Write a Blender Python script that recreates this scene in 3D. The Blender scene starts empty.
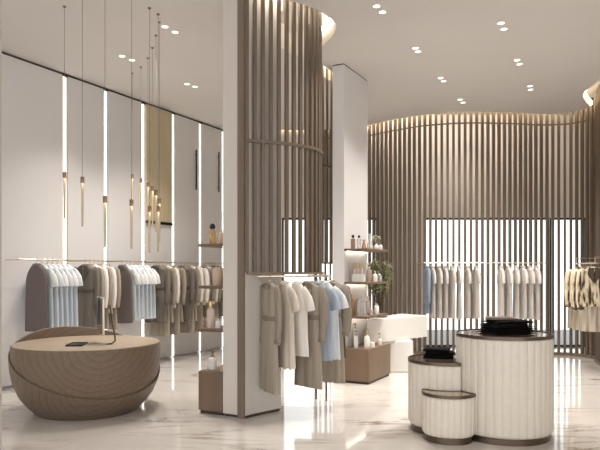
import bpy, bmesh, math, random
from mathutils import Vector, Matrix
random.seed(7)
PI = math.pi
sc = bpy.context.scene
C = sc.collection
F = 622.0                       # focal length in pixels of a 600 px wide frame
EYE = 1.5                       # eye height
CEIL = 4.33
U = (0.463, 0.886)              # direction of the long left wall (plan)
V = (0.886, -0.463)             # across it, to the right

def add2(p, q, k=1.0): return (p[0]+q[0]*k, p[1]+q[1]*k)
def uv(o, u, v): return (o[0]+U[0]*u+V[0]*v, o[1]+U[1]*u+V[1]*v)

# ------------------------------------------------------------------ materials
def lin(c):
    def f(x):
        x /= 255.0
        return x/12.92 if x <= 0.04045 else ((x+0.055)/1.055)**2.4
    return (f(c[0]), f(c[1]), f(c[2]), 1.0)

def base_mat(name):
    m = bpy.data.materials.new(name); m.use_nodes = True
    nt = m.node_tree
    return m, nt, nt.nodes['Principled BSDF']

def node(nt, typ, **kw):
    n = nt.nodes.new(typ)
    for k, v in kw.items(): setattr(n, k, v)
    return n

def plain(name, c, rough=0.5, metal=0.0, noise=0.06, nscale=8.0, trans=0.0, stretch=(1,1,1), ior=1.45, bump=0.0, spec=0.5):
    m, nt, b = base_mat(name)
    tc = node(nt, 'ShaderNodeTexCoord'); mp = node(nt, 'ShaderNodeMapping')
    mp.inputs['Scale'].default_value = stretch
    nz = node(nt, 'ShaderNodeTexNoise'); nz.inputs['Scale'].default_value = nscale; nz.inputs['Detail'].default_value = 4
    nt.links.new(tc.outputs['Object'], mp.inputs['Vector']); nt.links.new(mp.outputs[0], nz.inputs['Vector'])
    cr = node(nt, 'ShaderNodeValToRGB')
    l = lin(c)
    cr.color_ramp.elements[0].position = 0.3; cr.color_ramp.elements[1].position = 0.7
    cr.color_ramp.elements[0].color = (l[0]*(1-noise), l[1]*(1-noise), l[2]*(1-noise), 1)
    cr.color_ramp.elements[1].color = (min(1,l[0]*(1+noise)), min(1,l[1]*(1+noise)), min(1,l[2]*(1+noise)), 1)
    nt.links.new(nz.outputs['Fac'], cr.inputs['Fac']); nt.links.new(cr.outputs[0], b.inputs['Base Color'])
    b.inputs['Roughness'].default_value = rough; b.inputs['Metallic'].default_value = metal
    b.inputs['Transmission Weight'].default_value = trans; b.inputs['IOR'].default_value = ior
    b.inputs['Specular IOR Level'].default_value = spec
    if bump:
        bp = node(nt, 'ShaderNodeBump'); bp.inputs['Strength'].default_value = bump; bp.inputs['Distance'].default_value = 0.01
        nt.links.new(nz.outputs['Fac'], bp.inputs['Height']); nt.links.new(bp.outputs[0], b.inputs['Normal'])
    return m

def streak(name, c1, c2, c3=None, nscale=14.0, rough=0.85, stretch=(1,1,0.06), pos=(0.38,0.6)):
    """cloth dyed or woven in long vertical streaks"""
    m, nt, b = base_mat(name)
    tc = node(nt, 'ShaderNodeTexCoord'); mp = node(nt, 'ShaderNodeMapping'); mp.inputs['Scale'].default_value = stretch
    nz = node(nt, 'ShaderNodeTexNoise'); nz.inputs['Scale'].default_value = nscale; nz.inputs['Detail'].default_value = 3
    nt.links.new(tc.outputs['Object'], mp.inputs['Vector']); nt.links.new(mp.outputs[0], nz.inputs['Vector'])
    cr = node(nt, 'ShaderNodeValToRGB')
    cr.color_ramp.elements[0].position = pos[0]; cr.color_ramp.elements[1].position = pos[1]
    cr.color_ramp.elements[0].color = lin(c1); cr.color_ramp.elements[1].color = lin(c2)
    if c3:
        e = cr.color_ramp.elements.new((pos[0]+pos[1])/2); e.color = lin(c3)
    nt.links.new(nz.outputs['Fac'], cr.inputs['Fac']); nt.links.new(cr.outputs[0], b.inputs['Base Color'])
    b.inputs['Roughness'].default_value = rough
    b.inputs['Specular IOR Level'].default_value = 0.25
    return m

def emit(name, c, s):
    m = bpy.data.materials.new(name); m.use_nodes = True
    nt = m.node_tree; nt.nodes.clear()
    o = node(nt, 'ShaderNodeOutputMaterial'); e = node(nt, 'ShaderNodeEmission')
    e.inputs['Color'].default_value = lin(c); e.inputs['Strength'].default_value = s
    nt.links.new(e.outputs[0], o.inputs['Surface'])
    return m

def marble(name):
    m, nt, b = base_mat(name)
    L = nt.links.new
    tc = node(nt, 'ShaderNodeTexCoord'); mp = node(nt, 'ShaderNodeMapping')
    mp.inputs['Rotation'].default_value = (0, 0, 0.16); mp.inputs['Scale'].default_value = (0.32, 1.5, 1)
    L(tc.outputs['Object'], mp.inputs['Vector'])
    n1 = node(nt, 'ShaderNodeTexNoise'); n1.inputs['Scale'].default_value = 1.25; n1.inputs['Detail'].default_value = 7; n1.inputs['Roughness'].default_value = 0.62; n1.inputs['Distortion'].default_value = 0.9
    L(mp.outputs[0], n1.inputs['Vector'])
    r1 = node(nt, 'ShaderNodeValToRGB')
    e = r1.color_ramp.elements
    e[0].position = 0.475; e[0].color = (0,0,0,1)
    e[1].position = 0.525; e[1].color = (0,0,0,1)
    k = e.new(0.5); k.color = (1,1,1,1)
    L(n1.outputs['Fac'], r1.inputs['Fac'])
    n2 = node(nt, 'ShaderNodeTexNoise'); n2.inputs['Scale'].default_value = 0.9; n2.inputs['Detail'].default_value = 3
    L(tc.outputs['Object'], n2.inputs['Vector'])
    r2 = node(nt, 'ShaderNodeValToRGB'); r2.color_ramp.elements[0].position = 0.45; r2.color_ramp.elements[1].position = 0.66
    L(n2.outputs['Fac'], r2.inputs['Fac'])
    mu = node(nt, 'ShaderNodeMath', operation='MULTIPLY'); L(r1.outputs[0], mu.inputs[0]); L(r2.outputs[0], mu.inputs[1])
    n3 = node(nt, 'ShaderNodeTexNoise'); n3.inputs['Scale'].default_value = 1.0; n3.inputs['Detail'].default_value = 6
    L(mp.outputs[0], n3.inputs['Vector'])
    mx0 = node(nt, 'ShaderNodeMix', data_type='RGBA'); mx0.inputs['A'].default_value = lin(MARBLE_A); mx0.inputs['B'].default_value = lin(MARBLE_B)
    L(n3.outputs['Fac'], mx0.inputs['Factor'])
    mx = node(nt, 'ShaderNodeMix', data_type='RGBA'); mx.inputs['B'].default_value = lin((122,98,78))
    L(mx0.outputs['Result'], mx.inputs['A']); L(mu.outputs[0], mx.inputs['Factor'])
    L(mx.outputs['Result'], b.inputs['Base Color'])
    b.inputs['Roughness'].default_value = 0.07; b.inputs['Specular IOR Level'].default_value = 0.62
    return m
MARBLE_A = (203,196,188); MARBLE_B = (230,225,219)

def ringwood(name, cx, cz, ca, cb):
    """turned wood: growth rings around an axis that runs front to back"""
    m, nt, b = base_mat(name); L = nt.links.new
    tc = node(nt, 'ShaderNodeTexCoord'); sp = node(nt, 'ShaderNodeSeparateXYZ'); L(tc.outputs['Object'], sp.inputs[0])
    def M(op, a, b_=None):
        n = node(nt, 'ShaderNodeMath', operation=op)
        for i, v in enumerate((a, b_)):
            if v is None: continue
            if isinstance(v, (int, float)): n.inputs[i].default_value = v
            else: L(v, n.inputs[i])
        return n.outputs[0]
    x = M('SUBTRACT', sp.outputs[0], cx); z = M('MULTIPLY', M('SUBTRACT', sp.outputs[2], cz), 1.25)
    nz = node(nt, 'ShaderNodeTexNoise'); nz.inputs['Scale'].default_value = 2.2; nz.inputs['Detail'].default_value = 2
    L(tc.outputs['Object'], nz.inputs['Vector'])
    r = M('SQRT', M('ADD', M('MULTIPLY', x, x), M('MULTIPLY', z, z)))
    r = M('ADD', r, M('MULTIPLY', nz.outputs['Fac'], 0.16))
    r = M('ADD', r, M('MULTIPLY', sp.outputs[1], 0.05))
    s = M('FRACT', M('MULTIPLY', r, 14.0))
    nf = node(nt, 'ShaderNodeTexNoise'); nf.inputs['Scale'].default_value = 30; nf.inputs['Detail'].default_value = 4
    mp = node(nt, 'ShaderNodeMapping'); mp.inputs['Scale'].default_value = (1, 0.1, 1); L(tc.outputs['Object'], mp.inputs['Vector']); L(mp.outputs[0], nf.inputs['Vector'])
    cr = node(nt, 'ShaderNodeValToRGB'); e = cr.color_ramp.elements
    e[0].position = 0.0; e[0].color = lin(ca); e[1].position = 1.0; e[1].color = lin(cb)
    k = e.new(0.16); k.color = lin(tuple(0.25*a+0.75*b2 for a, b2 in zip(ca, cb)))
    L(s, cr.inputs['Fac'])
    mx = node(nt, 'ShaderNodeMix', data_type='RGBA', blend_type='MULTIPLY'); mx.inputs['Factor'].default_value = 0.35
    L(cr.outputs[0], mx.inputs['A']); L(nf.outputs['Fac'], mx.inputs['B'])
    L(mx.outputs['Result'], b.inputs['Base Color'])
    b.inputs['Roughness'].default_value = 0.5
    return m

def glass_pane(name):
    m = bpy.data.materials.new(name); m.use_nodes = True
    nt = m.node_tree; nt.nodes.clear(); L = nt.links.new
    o = node(nt, 'ShaderNodeOutputMaterial'); t = node(nt, 'ShaderNodeBsdfTransparent'); g = node(nt, 'ShaderNodeBsdfGlossy')
    g.inputs['Roughness'].default_value = 0.02; t.inputs['Color'].default_value = (0.97, 0.985, 0.98, 1)
    fr = node(nt, 'ShaderNodeFresnel'); fr.inputs['IOR'].default_value = 1.2
    mx = node(nt, 'ShaderNodeMixShader'); L(fr.outputs[0], mx.inputs[0]); L(t.outputs[0], mx.inputs[1]); L(g.outputs[0], mx.inputs[2])
    L(mx.outputs[0], o.inputs['Surface'])
    return m

M = {}
M['floor'] = marble('white_marble')
M['ceiling'] = plain('ceiling_paint', (224,220,215), 0.8, noise=0.01, nscale=2)
M['wall'] = plain('wall_panel_paint', (226,224,223), 0.55, noise=0.012, nscale=1.5)
M['wall_warm'] = plain('warm_white_paint', (212,205,197), 0.6, noise=0.012, nscale=2)
M['joint'] = plain('shadow_gap_bronze', (70,60,50), 0.6, noise=0.05)
M['slat'] = plain('walnut_slat', (112,98,84), 0.5, noise=0.13, nscale=9, stretch=(1,1,0.05))
M['post'] = plain('walnut_post', (124,108,93), 0.5, noise=0.14, nscale=9, stretch=(1,1,0.06))
M['shelfwood'] = plain('walnut_shelf', (112,92,76), 0.45, noise=0.15, nscale=10, stretch=(1,0.1,1))
M['cabinet'] = plain('walnut_veneer', (122,102,84), 0.42, noise=0.10, nscale=6, stretch=(1,1,0.1))
M['gold'] = plain('brushed_gold', (210,195,162), 0.55, 0.12, noise=0.08, nscale=20, stretch=(1,1,0.05))
M['brass'] = plain('brass', (212,184,130), 0.3, 1.0, noise=0.04)
M['railmetal'] = plain('champagne_metal', (222,208,184), 0.3, 0.9, noise=0.03)
M['bronze'] = plain('dark_bronze', (104,90,78), 0.3, 0.8, noise=0.06)
M['black'] = plain('black_metal', (28,26,25), 0.4, 0.2, noise=0.1)
M['blackgloss'] = plain('black_lacquer', (22,20,20), 0.25, noise=0.1)
M['steel'] = plain('polished_steel', (205,200,194), 0.2, 1.0, noise=0.03)
M['mirror'] = plain('mirror_silver', (235,235,235), 0.03, 1.0, noise=0.0)
M['cream'] = plain('cream_leather', (228,219,205), 0.5, noise=0.025, nscale=25, bump=0.04)
M['top'] = plain('smoked_glass_top', (92,78,66), 0.12, 0.35, noise=0.05)
M['paletop'] = plain('bronze_mirror_top', (176,158,136), 0.12, 0.6, noise=0.04)
M['white'] = plain('white_lacquer', (228,225,220), 0.35, noise=0.01)
M['whitegloss'] = plain('white_ceramic', (236,232,226), 0.25, noise=0.02)
M['bowl'] = ringwood('turned_oak', 0.12, 0.74, (108,91,75), (136,117,98))
M['bowl_shell'] = ringwood('turned_oak_shell', 0.06, 0.30, (104,88,72), (132,113,95))
M['bowl_top'] = plain('oak_table_top', (172,154,132), 0.45, noise=0.08, nscale=14, stretch=(1,0.08,1))
M['led'] = emit('strip_light', (255,250,240), 3.6)
M['cove_led'] = emit('cove_light', (255,238,208), 16.0)
M['cove_led_back'] = emit('cove_light_amber', (255,224,170), 11.0)
M['cove_back'] = emit('cove_light_behind', (255,246,234), 60.0)
M['shelf_led'] = emit('shelf_light', (255,240,218), 9.0)
M['lamp'] = emit('downlight_lens', (255,246,232), 3.0)
M['rodglow'] = emit('warm_rod_light', (255,236,206), 1.2)
M['glass'] = glass_pane('window_glass')
M['rodgold'] = plain('gold_rod', (208,192,162), 0.5, 0.1, noise=0.05)
M['capbrown'] = plain('brown_bronze_cap', (126,102,85), 0.5, 0.15, noise=0.05)
M['wire'] = plain('pendant_wire', (128,120,112), 0.5, 0.1, noise=0.02)
M['hanger'] = plain('pale_hanger', (226,220,210), 0.5, noise=0.03)
M['hangerdark'] = plain('grey_hanger', (120,112,106), 0.5, noise=0.03)
M['asphalt'] = plain('paving', (128,127,126), 0.8, noise=0.04, nscale=3)
M['leaf'] = plain('olive_leaf', (148,150,118), 0.55, noise=0.35, nscale=30)
M['twig'] = plain('twig_bark', (84,70,56), 0.8, noise=0.2, nscale=20)
M['stone'] = plain('dark_stone', (66,60,54), 0.6, noise=0.2, nscale=14)
# cloth
M['mauve'] = plain('mauve_grey_cloth', (112,102,100), 0.85, noise=0.07, nscale=60, bump=0.05, spec=0.2)
M['taupe'] = streak('taupe_gabardine', (146,135,121), (170,159,145), nscale=10)
M['taupe_dark'] = streak('dark_taupe_gabardine', (102,96,89), (128,121,112), nscale=10)
M['taupe_belt'] = plain('taupe_belt', (138,127,113), 0.8, noise=0.04, nscale=40, spec=0.2)
M['taupe_dark_belt'] = plain('dark_taupe_belt', (96,87,78), 0.8, noise=0.04, nscale=40, spec=0.2)
M['creamcloth'] = streak('cream_cloth', (228,221,210), (244,240,234), nscale=12)
M['creamsoft'] = streak('cream_linen', (208,196,180), (228,218,204), nscale=12)
M['iceblue'] = streak('ice_blue_cloth', (194,203,212), (232,232,231), (214,219,224), nscale=14)
M['iceteal'] = streak('teal_tinted_cloth', (186,201,204), (232,231,228), (212,219,221), nscale=14)
M['icewhite'] = streak('white_blue_cloth', (196,208,220), (244,242,238), nscale=12)
M['paleblue'] = streak('pale_blue_cloth', (158,169,184), (184,194,206), nscale=12)
M['blue'] = streak('slate_blue_cloth', (122,136,156), (150,163,180), nscale=12)
M['greige'] = streak('greige_cloth', (184,179,174), (204,199,193), nscale=12)
M['greige2'] = streak('pale_grey_cloth', (196,190,184), (216,211,205), nscale=12)
M['pattern'] = streak('cream_and_brown_print', (74,60,46), (228,216,192), (200,184,156), nscale=22, stretch=(1,1,0.18), pos=(0.42,0.56))
M['printcream'] = streak('cream_pleated_print', (160,148,130), (216,206,189), nscale=26)
M['blackcloth'] = plain('black_knit', (24,23,23), 0.9, noise=0.15, nscale=60, bump=0.06, spec=0.15)
M['greybrown'] = plain('grey_brown_knit', (134,122,112), 0.9, noise=0.06, nscale=60, bump=0.06, spec=0.2)
M['browncloth'] = streak('dark_brown_cloth', (70,60,52), (96,84,74), nscale=12)
# bottles
M['clearglass'] = plain('clear_glass', (236,236,232), 0.06, trans=0.75, noise=0.0)
M['amber'] = plain('amber_glass', (206,170,116), 0.08, trans=0.55, noise=0.02)
M['rose'] = plain('rose_brown_glass', (176,146,128), 0.12, trans=0.35, noise=0.02)
M['copper'] = plain('copper_glass', (196,150,120), 0.15, trans=0.3, noise=0.03)
M['beigebox'] = plain('beige_carton', (204,180,160), 0.55, noise=0.02)
M['tan'] = plain('tan_ceramic', (206,186,158), 0.5, noise=0.04)
M['pinkglass'] = plain('pale_pink_glass', (226,208,196), 0.15, trans=0.3, noise=0.02)
M['liquid'] = plain('amber_liquid', (190,130,70), 0.1, trans=0.4, noise=0.02)

# ------------------------------------------------------------------ mesh helpers
class MB:
    def __init__(self): self.v = []; self.f = []; self.mi = []
    def add(self, vs, fs, mi=0):
        b = len(self.v); self.v += [tuple(p) for p in vs]
        self.f += [tuple(b+i for i in f) for f in fs]; self.mi += [mi]*len(fs)
        return self
    def box(self, x0, x1, y0, y1, z0, z1, mi=0):
        return self.prism([(x0,y0),(x1,y0),(x1,y1),(x0,y1)], z0, z1, mi)
    def prism(self, poly, z0, z1, mi=0):
        n = len(poly)
        a = sum(poly[i][0]*poly[(i+1)%n][1]-poly[(i+1)%n][0]*poly[i][1] for i in range(n))
        if a < 0: poly = poly[::-1]
        vs = [(x,y,z0) for x,y in poly]+[(x,y,z1) for x,y in poly]
        fs = [tuple(range(n))[::-1], tuple(range(n,2*n))]+[(i,(i+1)%n,n+(i+1)%n,n+i) for i in range(n)]
        return self.add(vs, fs, mi)
    def obox(self, c, d, l, w, z0, z1, mi=0):
        """box centred at plan point c, length l along unit plan dir d, width w across"""
        n = (-d[1], d[0]); p = []
        for a, b in ((-1,-1),(1,-1),(1,1),(-1,1)):
            p.append((c[0]+d[0]*l/2*a+n[0]*w/2*b, c[1]+d[1]*l/2*a+n[1]*w/2*b))
        return self.prism(p, z0, z1, mi)
    def lathe(self, prof, seg=32, cx=0, cy=0, z=0, mi=0):
        """prof: (r, z) from bottom axis to top axis"""
        vs = []; fs = []; rings = []
        for r, h in prof:
            if r < 1e-6:
                rings.append([len(vs)]); vs.append((cx, cy, z+h))
            else:
                rings.append(list(range(len(vs), len(vs)+seg)))
                vs += [(cx+r*math.cos(2*PI*i/seg), cy+r*math.sin(2*PI*i/seg), z+h) for i in range(seg)]
        for a, b in zip(rings, rings[1:]):
            if len(a) == 1 and len(b) == 1: continue
            for i in range(seg):
                j = (i+1) % seg
                if len(a) == 1: fs.append((a[0], b[j], b[i]))
                elif len(b) == 1: fs.append((a[i], a[j], b[0]))
                else: fs.append((a[i], a[j], b[j], b[i]))
        return self.add(vs, fs, mi)
    def tube(self, pts, r, seg=10, flat=None, axis=None, mi=0):
        """round tube along pts; r a number or a list; flat: (radius along axis) list for elliptical tubes"""
        P = [Vector(p) for p in pts]; n = len(P)
        R = r if isinstance(r, (list, tuple)) else [r]*n
        vs = []; prev = None
        for i in range(n):
            t = (P[min(i+1,n-1)]-P[max(i-1,0)]).normalized()
            if axis is not None: a = Vector(axis)
            elif prev is not None: a = prev
            else: a = Vector((0,0,1)) if abs(t.z) < 0.9 else Vector((1,0,0))
            a = (a - t*a.dot(t)).normalized(); prev = a
            b = t.cross(a).normalized()
            ra = flat[i] if flat is not None else R[i]
            for k in range(seg):
                q = 2*PI*k/seg
                vs.append(P[i]+a*(ra*math.cos(q))+b*(R[i]*math.sin(q)))
        fs = [(i*seg+k, i*seg+(k+1)%seg, (i+1)*seg+(k+1)%seg, (i+1)*seg+k) for i in range(n-1) for k in range(seg)]
        fs += [tuple(range(seg))[::-1], tuple(range((n-1)*seg, n*seg))]
        return self.add(vs, fs, mi)
    def sweep(self, curve, w, z0, z1, closed=False, mi=0):
        """flat bar of width w swept along a plan curve"""
        n = len(curve); L = []; R = []
        for i in range(n):
            a = curve[max(i-1,0)]; b = curve[min(i+1,n-1)]
            d = Vector((b[0]-a[0], b[1]-a[1])).normalized(); nn = Vector((-d.y, d.x))
            L.append((curve[i][0]+nn.x*w/2, curve[i][1]+nn.y*w/2)); R.append((curve[i][0]-nn.x*w/2, curve[i][1]-nn.y*w/2))
        vs = [(x,y,z0) for x,y in L]+[(x,y,z0) for x,y in R]+[(x,y,z1) for x,y in L]+[(x,y,z1) for x,y in R]
        fs = []
        for i in range(n-1):
            l0,r0,l1,r1 = i, n+i, 2*n+i, 3*n+i
            fs += [(l0,l0+1,r0+1,r0), (l1,r1,r1+1,l1+1), (l0,l1,l1+1,l0+1), (r0,r0+1,r1+1,r1)]
        fs += [(0,n,3*n,2*n), (n-1,3*n-1,4*n-1,2*n-1)]
        return self.add(vs, fs, mi)
    def build(self, name, mats, parent=None, smooth=True, bevel=0.0, loc=None, angle=35):
        me = bpy.data.meshes.new(name); me.from_pydata(self.v, [], self.f)
        bm = bmesh.new(); bm.from_mesh(me); bmesh.ops.recalc_face_normals(bm, faces=bm.faces)
        big = [f for f in bm.faces if len(f.verts) > 8]
        if big: bmesh.ops.triangulate(bm, faces=big, ngon_method='EAR_CLIP')
        bm.to_mesh(me); bm.free()
        if not isinstance(mats, (list, tuple)): mats = [mats]
        for m in mats: me.materials.append(m)
        for p, k in zip(me.polygons, self.mi): p.material_index = k
        if smooth:
            for p in me.polygons: p.use_smooth = True
            me.set_sharp_from_angle(angle=math.radians(angle))
        o = bpy.data.objects.new(name, me); C.objects.link(o)
        if parent is not None: o.parent = parent
        if loc: o.location = loc
        if bevel:
            b = o.modifiers.new('bevel', 'BEVEL'); b.width = bevel; b.segments = 2; b.limit_method = 'ANGLE'; b.angle_limit = math.radians(40)
        return o

def tag(o, label=None, cat=None, group=None, kind=None):
    if label: o['label'] = label
    if cat: o['category'] = cat
    if group: o['group'] = group
    if kind: o['kind'] = kind
    return o
def thing(name, label, cat, loc=(0,0,0), rz=0.0, group=None):
    o = bpy.data.objects.new(name, None); C.objects.link(o); o.empty_display_size = 0.1
    o.location = loc; o.rotation_euler = (0,0,rz)
    return tag(o, label, cat, group)

def spline(pts, step=0.02):
    """Catmull-Rom through plan points, resampled evenly"""
    out = []
    P = [pts[0]]+list(pts)+[pts[-1]]
    for i in range(1, len(P)-2):
        p0,p1,p2,p3 = P[i-1],P[i],P[i+1],P[i+2]
        for k in range(24):
            t = k/24.0
            out.append(tuple(0.5*((2*p1[j])+(-p0[j]+p2[j])*t+(2*p0[j]-5*p1[j]+4*p2[j]-p3[j])*t*t+(-p0[j]+3*p1[j]-3*p2[j]+p3[j])*t**3) for j in (0,1)))
    out.append(tuple(pts[-1]))
    return resample(out, step)
def resample(c, step):
    res = [c[0]]; acc = 0.0
    for a, b in zip(c, c[1:]):
        l = math.hypot(b[0]-a[0], b[1]-a[1])
        while acc + l >= step:
            k = (step-acc)/l; a = (a[0]+(b[0]-a[0])*k, a[1]+(b[1]-a[1])*k); l = math.hypot(b[0]-a[0], b[1]-a[1]); acc = 0.0
            res.append(a)
        acc += l
    if math.hypot(res[-1][0]-c[-1][0], res[-1][1]-c[-1][1]) > step*0.3: res.append(c[-1])
    return res
def offset(c, d):
    """shift a plan curve sideways; positive = to the left of its direction"""
    n = len(c); out = []
    for i in range(n):
        a = c[max(i-1,0)]; b = c[min(i+1,n-1)]
        t = Vector((b[0]-a[0], b[1]-a[1])).normalized()
        out.append((c[i][0]-t.y*d, c[i][1]+t.x*d))
    return out

# ------------------------------------------------------------------ the left wall
WL = -7.065
def wl(s, off=0.0):
    w = WL+off
    return (U[0]*s+V[0]*w, U[1]*s+V[1]*w)
def s_at(px, off=0.0):
    k = (px-300)/F; w = WL+off
    return (k*V[1]*w - V[0]*w)/(U[0]-k*U[1])
STRIPS = [s_at(p) for p in (65.2, 106, 143.5, 173.5, 200.5, 223.3)]
S0, S1 = -7.0, 10.36
BACK = 12.45

b = MB()
b.obox(wl((S0+S1)/2, -0.10), U, S1-S0+0.2, 0.12, 0, CEIL+0.4)
wall_left = tag(b.build('wall_left', M['wall'], smooth=False), kind='structure')
edges = [S0, -3.0, 1.0, 4.3]+STRIPS+[S1]
p = MB()
for i in range(len(edges)-1):
    a = edges[i]+(0.05 if i >= 4 else 0.004); c = edges[i+1]-(0.05 if 3 <= i < 9 else 0.004)
    if c-a < 0.03: continue
    ztop = CEIL-0.035
    p.obox(wl((a+c)/2, -0.02), U, c-a, 0.04, 0.03, ztop)
p.build('wall_panels', M['wall'], wall_left, smooth=False)
j = MB(); j.obox(wl((S0+S1)/2, -0.035), U, S1-S0, 0.03, CEIL-0.036, CEIL)
j.build('shadow_gap', M['joint'], wall_left, smooth=False)
NTH = ['first','second','third','fourth','fifth','sixth','seventh','eighth','ninth','tenth','eleventh','twelfth','thirteenth']
LEFTN = ['leftmost','second from left','third from left','fourth from left','fifth from left','rightmost']
for i, s in enumerate(STRIPS):
    t = thing('wall_light', 'tall vertical light strip set in the pale left wall, %s of six' % LEFTN[i], 'light strip', (*wl(s,-0.03), 0), math.atan2(U[1],U[0]), 'vertical light strips on the left wall')
    MB().box(-0.021,0.021,-0.012,0.008,0.02,CEIL-0.05).build('light_tube', M['led'], t, smooth=False)
    q = MB(); q.box(-0.042,-0.028,-0.02,0.028,0.02,CEIL-0.05); q.box(0.028,0.042,-0.02,0.028,0.02,CEIL-0.05); q.build('channel', M['white'], t, smooth=False)
    MB().box(-0.045,0.045,-0.03,0.05,CEIL-0.05,CEIL-0.005).build('end_cap', M['joint'], t, smooth=False)
# gold panel with the black bar
sa, sb = STRIPS[2]+0.055, STRIPS[3]-0.055
gp = thing('gold_panel', 'tall brushed gold panel high on the left wall above a black bar', 'wall panel', (*wl((sa+sb)/2, 0.0), 2.36), math.atan2(U[1],U[0]))
MB().box(-(sb-sa)/2,(sb-sa)/2,-0.015,-0.001,0.0,CEIL-0.05-2.36).build('panel', M['gold'], gp, smooth=False)
MB().box(-(sb-sa)/2,(sb-sa)/2,-0.035,-0.001,-0.045,-0.001).build('bar', M['black'], gp, smooth=False)
for px, z0, z1, lab in ((195, 3.02, 3.76, 'slim black vertical wall bar, left one of two beside the gold panel'), (217.6, 3.06, 3.84, 'slim black vertical wall bar, right one near the wood-edged partition')):
    h = thing('wall_bar', lab, 'wall bar', (*wl(s_at(px), 0.0), z0), math.atan2(U[1],U[0]), 'black wall bars')
    MB().box(-0.013,0.013,-0.04,-0.025,0,z1-z0).build('bar', M['black'], h, bevel=0.003)
    for zz in (0.08, z1-z0-0.10): MB().box(-0.004,0.004,-0.026,-0.0005,zz,zz+0.012).build('bracket', M['black'], h, smooth=False)

# ------------------------------------------------------------------ screens' plan curves
SL1 = spline([(-.545,6.365),(-.36,6.45),(-.137,6.54),(.039,6.67),(.165,6.83),(.232,7.03),(.215,7.27),(.14,7.47),(.10,7.56)], 0.005)
CE1 = [(-.58,6.30),(-.36,6.385),(-.137,6.475),(.06,6.60),(.2,6.73),(.311,6.9),(.39,7.05),(.418,7.22),(.392,7.46),(.33,7.66),(.263,7.86),(.17,8.06)]
SL2 = spline([(.16,8.55),(.3,8.84),(.47,9.11),(.66,9.42)], 0.005)
EDGEB = spline([(-2.2,12.40),(-1.0,12.40),(.5,12.40),(.95,12.28),(1.28,12.06),(1.644,11.66),(2.28,11.19),(3.006,11.0),(3.78,11.04),(4.365,11.14),(4.78,11.04),(4.98,10.72),(4.76,10.35),(4.53,9.95),(4.44,9.45),(4.5,8.8),(4.7,8.1),(5.2,7.3),(6.2,6.9)], 0.01)
SLB = spline([(.30,12.40),(.95,12.36),(1.32,12.17),(1.72,11.77),(2.32,11.31),(3.01,11.13),(3.77,11.17),(4.36,11.27),(4.86,11.17),(5.10,10.75),(4.95,10.35),(4.83,9.9),(4.78,9.4),(4.82,8.8),(5.0,8.1)], 0.005)

# ------------------------------------------------------------------ floor, ceiling, back wall
RX = 6.3
lw0 = wl(S0, -0.05); lw1 = wl(S1+0.05, -0.05)
fl = MB(); fl.prism([lw0, (RX,-3.0), (RX,BACK+0.2), (lw1[0],BACK+0.2)], -0.12, 0.0)
tag(fl.build('floor', M['floor'], smooth=False), kind='structure')

def poly_with_holes(outer, holes, z):
    bm = bmesh.new(); es = []
    for loop in [outer]+holes:
        vs = [bm.verts.new((x,y,z)) for x,y in loop]
        for i in range(len(vs)): es.append(bm.edges.new((vs[i], vs[(i+1)%len(vs)])))
    bmesh.ops.triangle_fill(bm, use_beauty=True, edges=es)
    bmesh.ops.recalc_face_normals(bm, faces=bm.faces)
    vs = [v.co.copy() for v in bm.verts]; idx = {v:i for i,v in enumerate(bm.verts)}
    fs = [tuple(idx[v] for v in f.verts) for f in bm.faces]
    bm.free(); return vs, fs
c1 = spline(CE1, 0.04)
hole1 = c1+[(-.1,8.15),(-.3,7.7),(-.24,7.2),(-.19,6.78),(-.22,6.725),(-.55,6.385)]
h2 = resample(SL2, 0.05)
hole2 = offset(h2, -0.16)+offset(h2, 0.07)[::-1]
eb = resample(EDGEB, 0.06)
outer = [lw0, (RX,-3.0)]+[q for q in eb[::-1]]+[lw1]
ce = MB(); vs, fs = poly_with_holes(outer, [hole1, hole2], CEIL); ce.add(vs, fs)
ceiling = tag(ce.build('ceiling', M['ceiling'], smooth=False), kind='structure')
cv = MB()
def lip(loop, z0, z1, closed=True):
    n = len(loop)
    for i in range(n if closed else n-1):
        a, c = loop[i], loop[(i+1)%n]
        cv.add([(a[0],a[1],z0),(c[0],c[1],z0),(c[0],c[1],z1),(a[0],a[1],z1)], [(0,1,2,3)])
lip(hole1, CEIL, CEIL+0.32); lip(hole2, CEIL, CEIL+0.32); lip(eb, CEIL, CEIL+0.12, False)
cv.build('cove_lip', M['ceiling'], ceiling, smooth=False)
MB().prism([lw0, (RX,-3.0), (RX,BACK+0.2), (lw1[0],BACK+0.2)], CEIL+0.32, CEIL+0.42).build('cove_roof', M['ceiling'], ceiling, smooth=False)

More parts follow.
